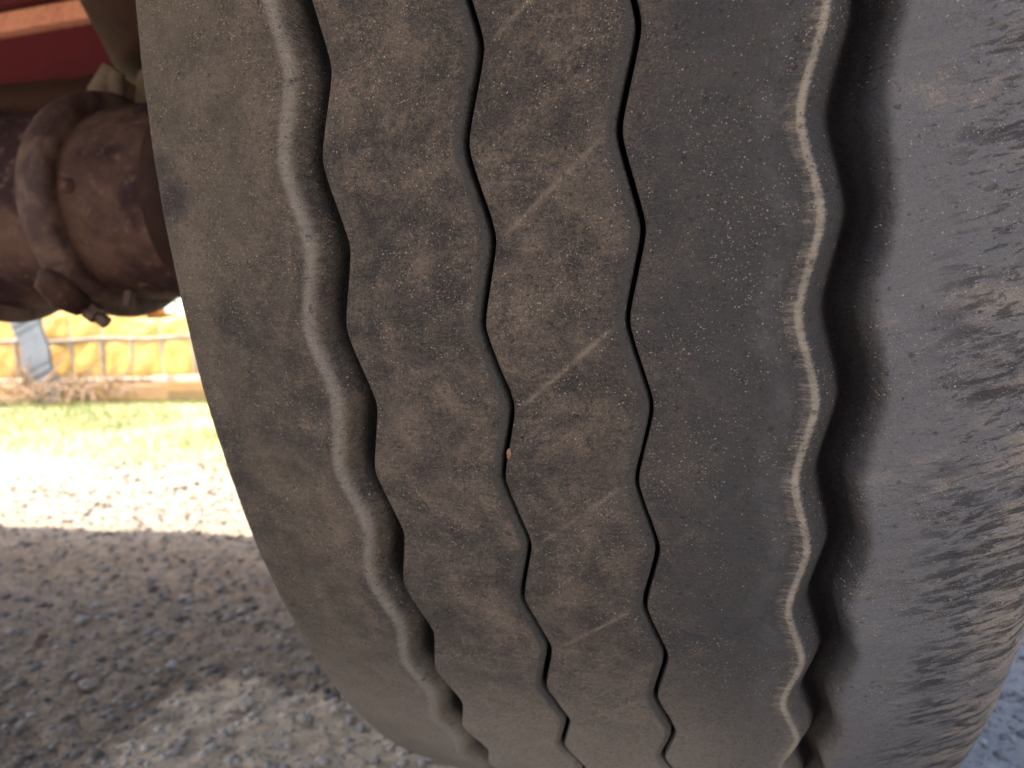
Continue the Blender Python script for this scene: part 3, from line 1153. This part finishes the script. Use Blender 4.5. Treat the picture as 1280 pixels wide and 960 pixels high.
# white upright boards behind
for k, lab in enumerate(('leftmost white upright fence board seen beyond the yellow sheeting, beside the orange board',
                         'second white upright fence board from the left beyond the yellow sheeting',
                         'third white upright fence board from the left beyond the yellow sheeting',
                         'white upright fence board beyond the yellow sheeting nearest to the tyre')):
    S = Shape()
    S.box((0, 0, 0), (.112, .03, 1.15+.03*math.sin(k*2)), None)
    o = S.build('white_board', WHITE, None, .004)
    o.location = (-5.44+.158*k, 5.6, 0)
    tag(o, lab, 'fence board', 'white boards behind the yellow sheeting')

# hedge behind everything, uneven mass of leaves
def hedge():
    N = 26000
    x = -16+22*RNG.random(N)
    y = 9+2.5*RNG.random(N)
    top = 1.5+.5*fbm(x*.8, x*0, 2, 3)
    z = top*RNG.random(N)**.8
    s = .05+.06*RNG.random(N)
    a = RNG.normal(size=(N, 3))
    a /= np.linalg.norm(a, axis=1, keepdims=True)
    b = np.cross(a, RNG.normal(size=(N, 3)))
    b /= np.linalg.norm(b, axis=1, keepdims=True)
    c = np.stack([x, y, z], -1)
    V = np.stack([c-a*s[:, None], c-b*s[:, None]*.5, c+a*s[:, None], c+b*s[:, None]*.5], 1).reshape(-1, 3)
    F = np.arange(N*4).reshape(-1, 4)
    me = np_mesh('hedge', V, F, HEDGE)
    kind(link(bpy.data.objects.new('hedge', me)), 'stuff')


hedge()


def grass_material():
    M = NM('dry_grass_blades', .8, .2)
    at = M.n('ShaderNodeVertexColor')
    at.layer_name = 'tint'
    return M.out(at.outputs['Color'])


def grass():
    N = 60000
    y = .95+2.35*RNG.random(N)**.8
    x = -5.6+5.6*RNG.random(N)
    dens = fbm(x*2.2, y*2.2, 5, 3)
    keep = (RNG.random(N) < np.clip((y-.95)/.9, 0, 1)*(.55+dens))
    x, y = x[keep], y[keep]
    N = len(x)
    h = (.012+.035*RNG.random(N)**2)*(.6+.5*np.clip(y-1, 0, 1))
    tall = RNG.random(N) < .01
    h = np.where(tall & (y > 2.2), h*3, h)
    w = .0014+.0014*RNG.random(N)
    a = RNG.random(N)*2*PI
    lean = RNG.normal(size=(N, 2))*.5
    c = np.stack([x, y, np.full(N, .0)], -1)
    d = np.stack([np.cos(a)*w, np.sin(a)*w, np.zeros(N)], -1)
    mid = c+np.stack([lean[:, 0]*h*.4, lean[:, 1]*h*.4, h*.6], -1)
    tip = c+np.stack([lean[:, 0]*h, lean[:, 1]*h, h], -1)
    V = np.stack([c-d, c+d, mid+d*.7, mid-d*.7, tip], 1).reshape(-1, 3)
    k = 5*np.arange(N)[:, None]
    F = np.concatenate([k+np.array([0, 1, 2]), k+np.array([0, 2, 3]), k+np.array([3, 2, 4])], 0)
    me = np_mesh('grass', V, F, grass_material())
    ca = me.color_attributes.new('tint', 'FLOAT_COLOR', 'POINT')
    t = np.clip(RNG.random(N)*.8+.5*fbm(x*1.5, y*1.5, 1, 3), 0, 1)[:, None]
    col = (1-t)*np.array([.40, .38, .19])+t*np.array([.24, .30, .09])
    col = np.concatenate([col, np.ones((N, 1))], 1)
    ca.data.foreach_set('color', np.repeat(col, 5, 0).astype(np.float32).ravel())
    kind(link(bpy.data.objects.new('grass', me)), 'stuff')


grass()

# dry brushwood in front of the yellow sheeting
S = Shape()
for k in range(130):
    cx = -4.1+.75*random.random()-.1
    cy = 2.85+.25*random.random()
    L = .12+.22*random.random()
    an = random.uniform(0, 2*PI)
    el = random.uniform(-.1, .9)
    p0 = Vector((cx, cy, .01+.12*random.random()))
    d = Vector((math.cos(an)*math.cos(el), math.sin(an)*math.cos(el)*.5, math.sin(el)))
    p1 = p0+d*L*.5+Vector((random.uniform(-.03, .03), 0, random.uniform(-.02, .03)))
    p2 = p0+d*L
    for p in (p1, p2):
        p.z = max(p.z, .01)
    S.tube([p0, p1, p2], [.006, .005, .002], 5)
o = S.build('brushwood', TWIG)
kind(o, 'stuff')
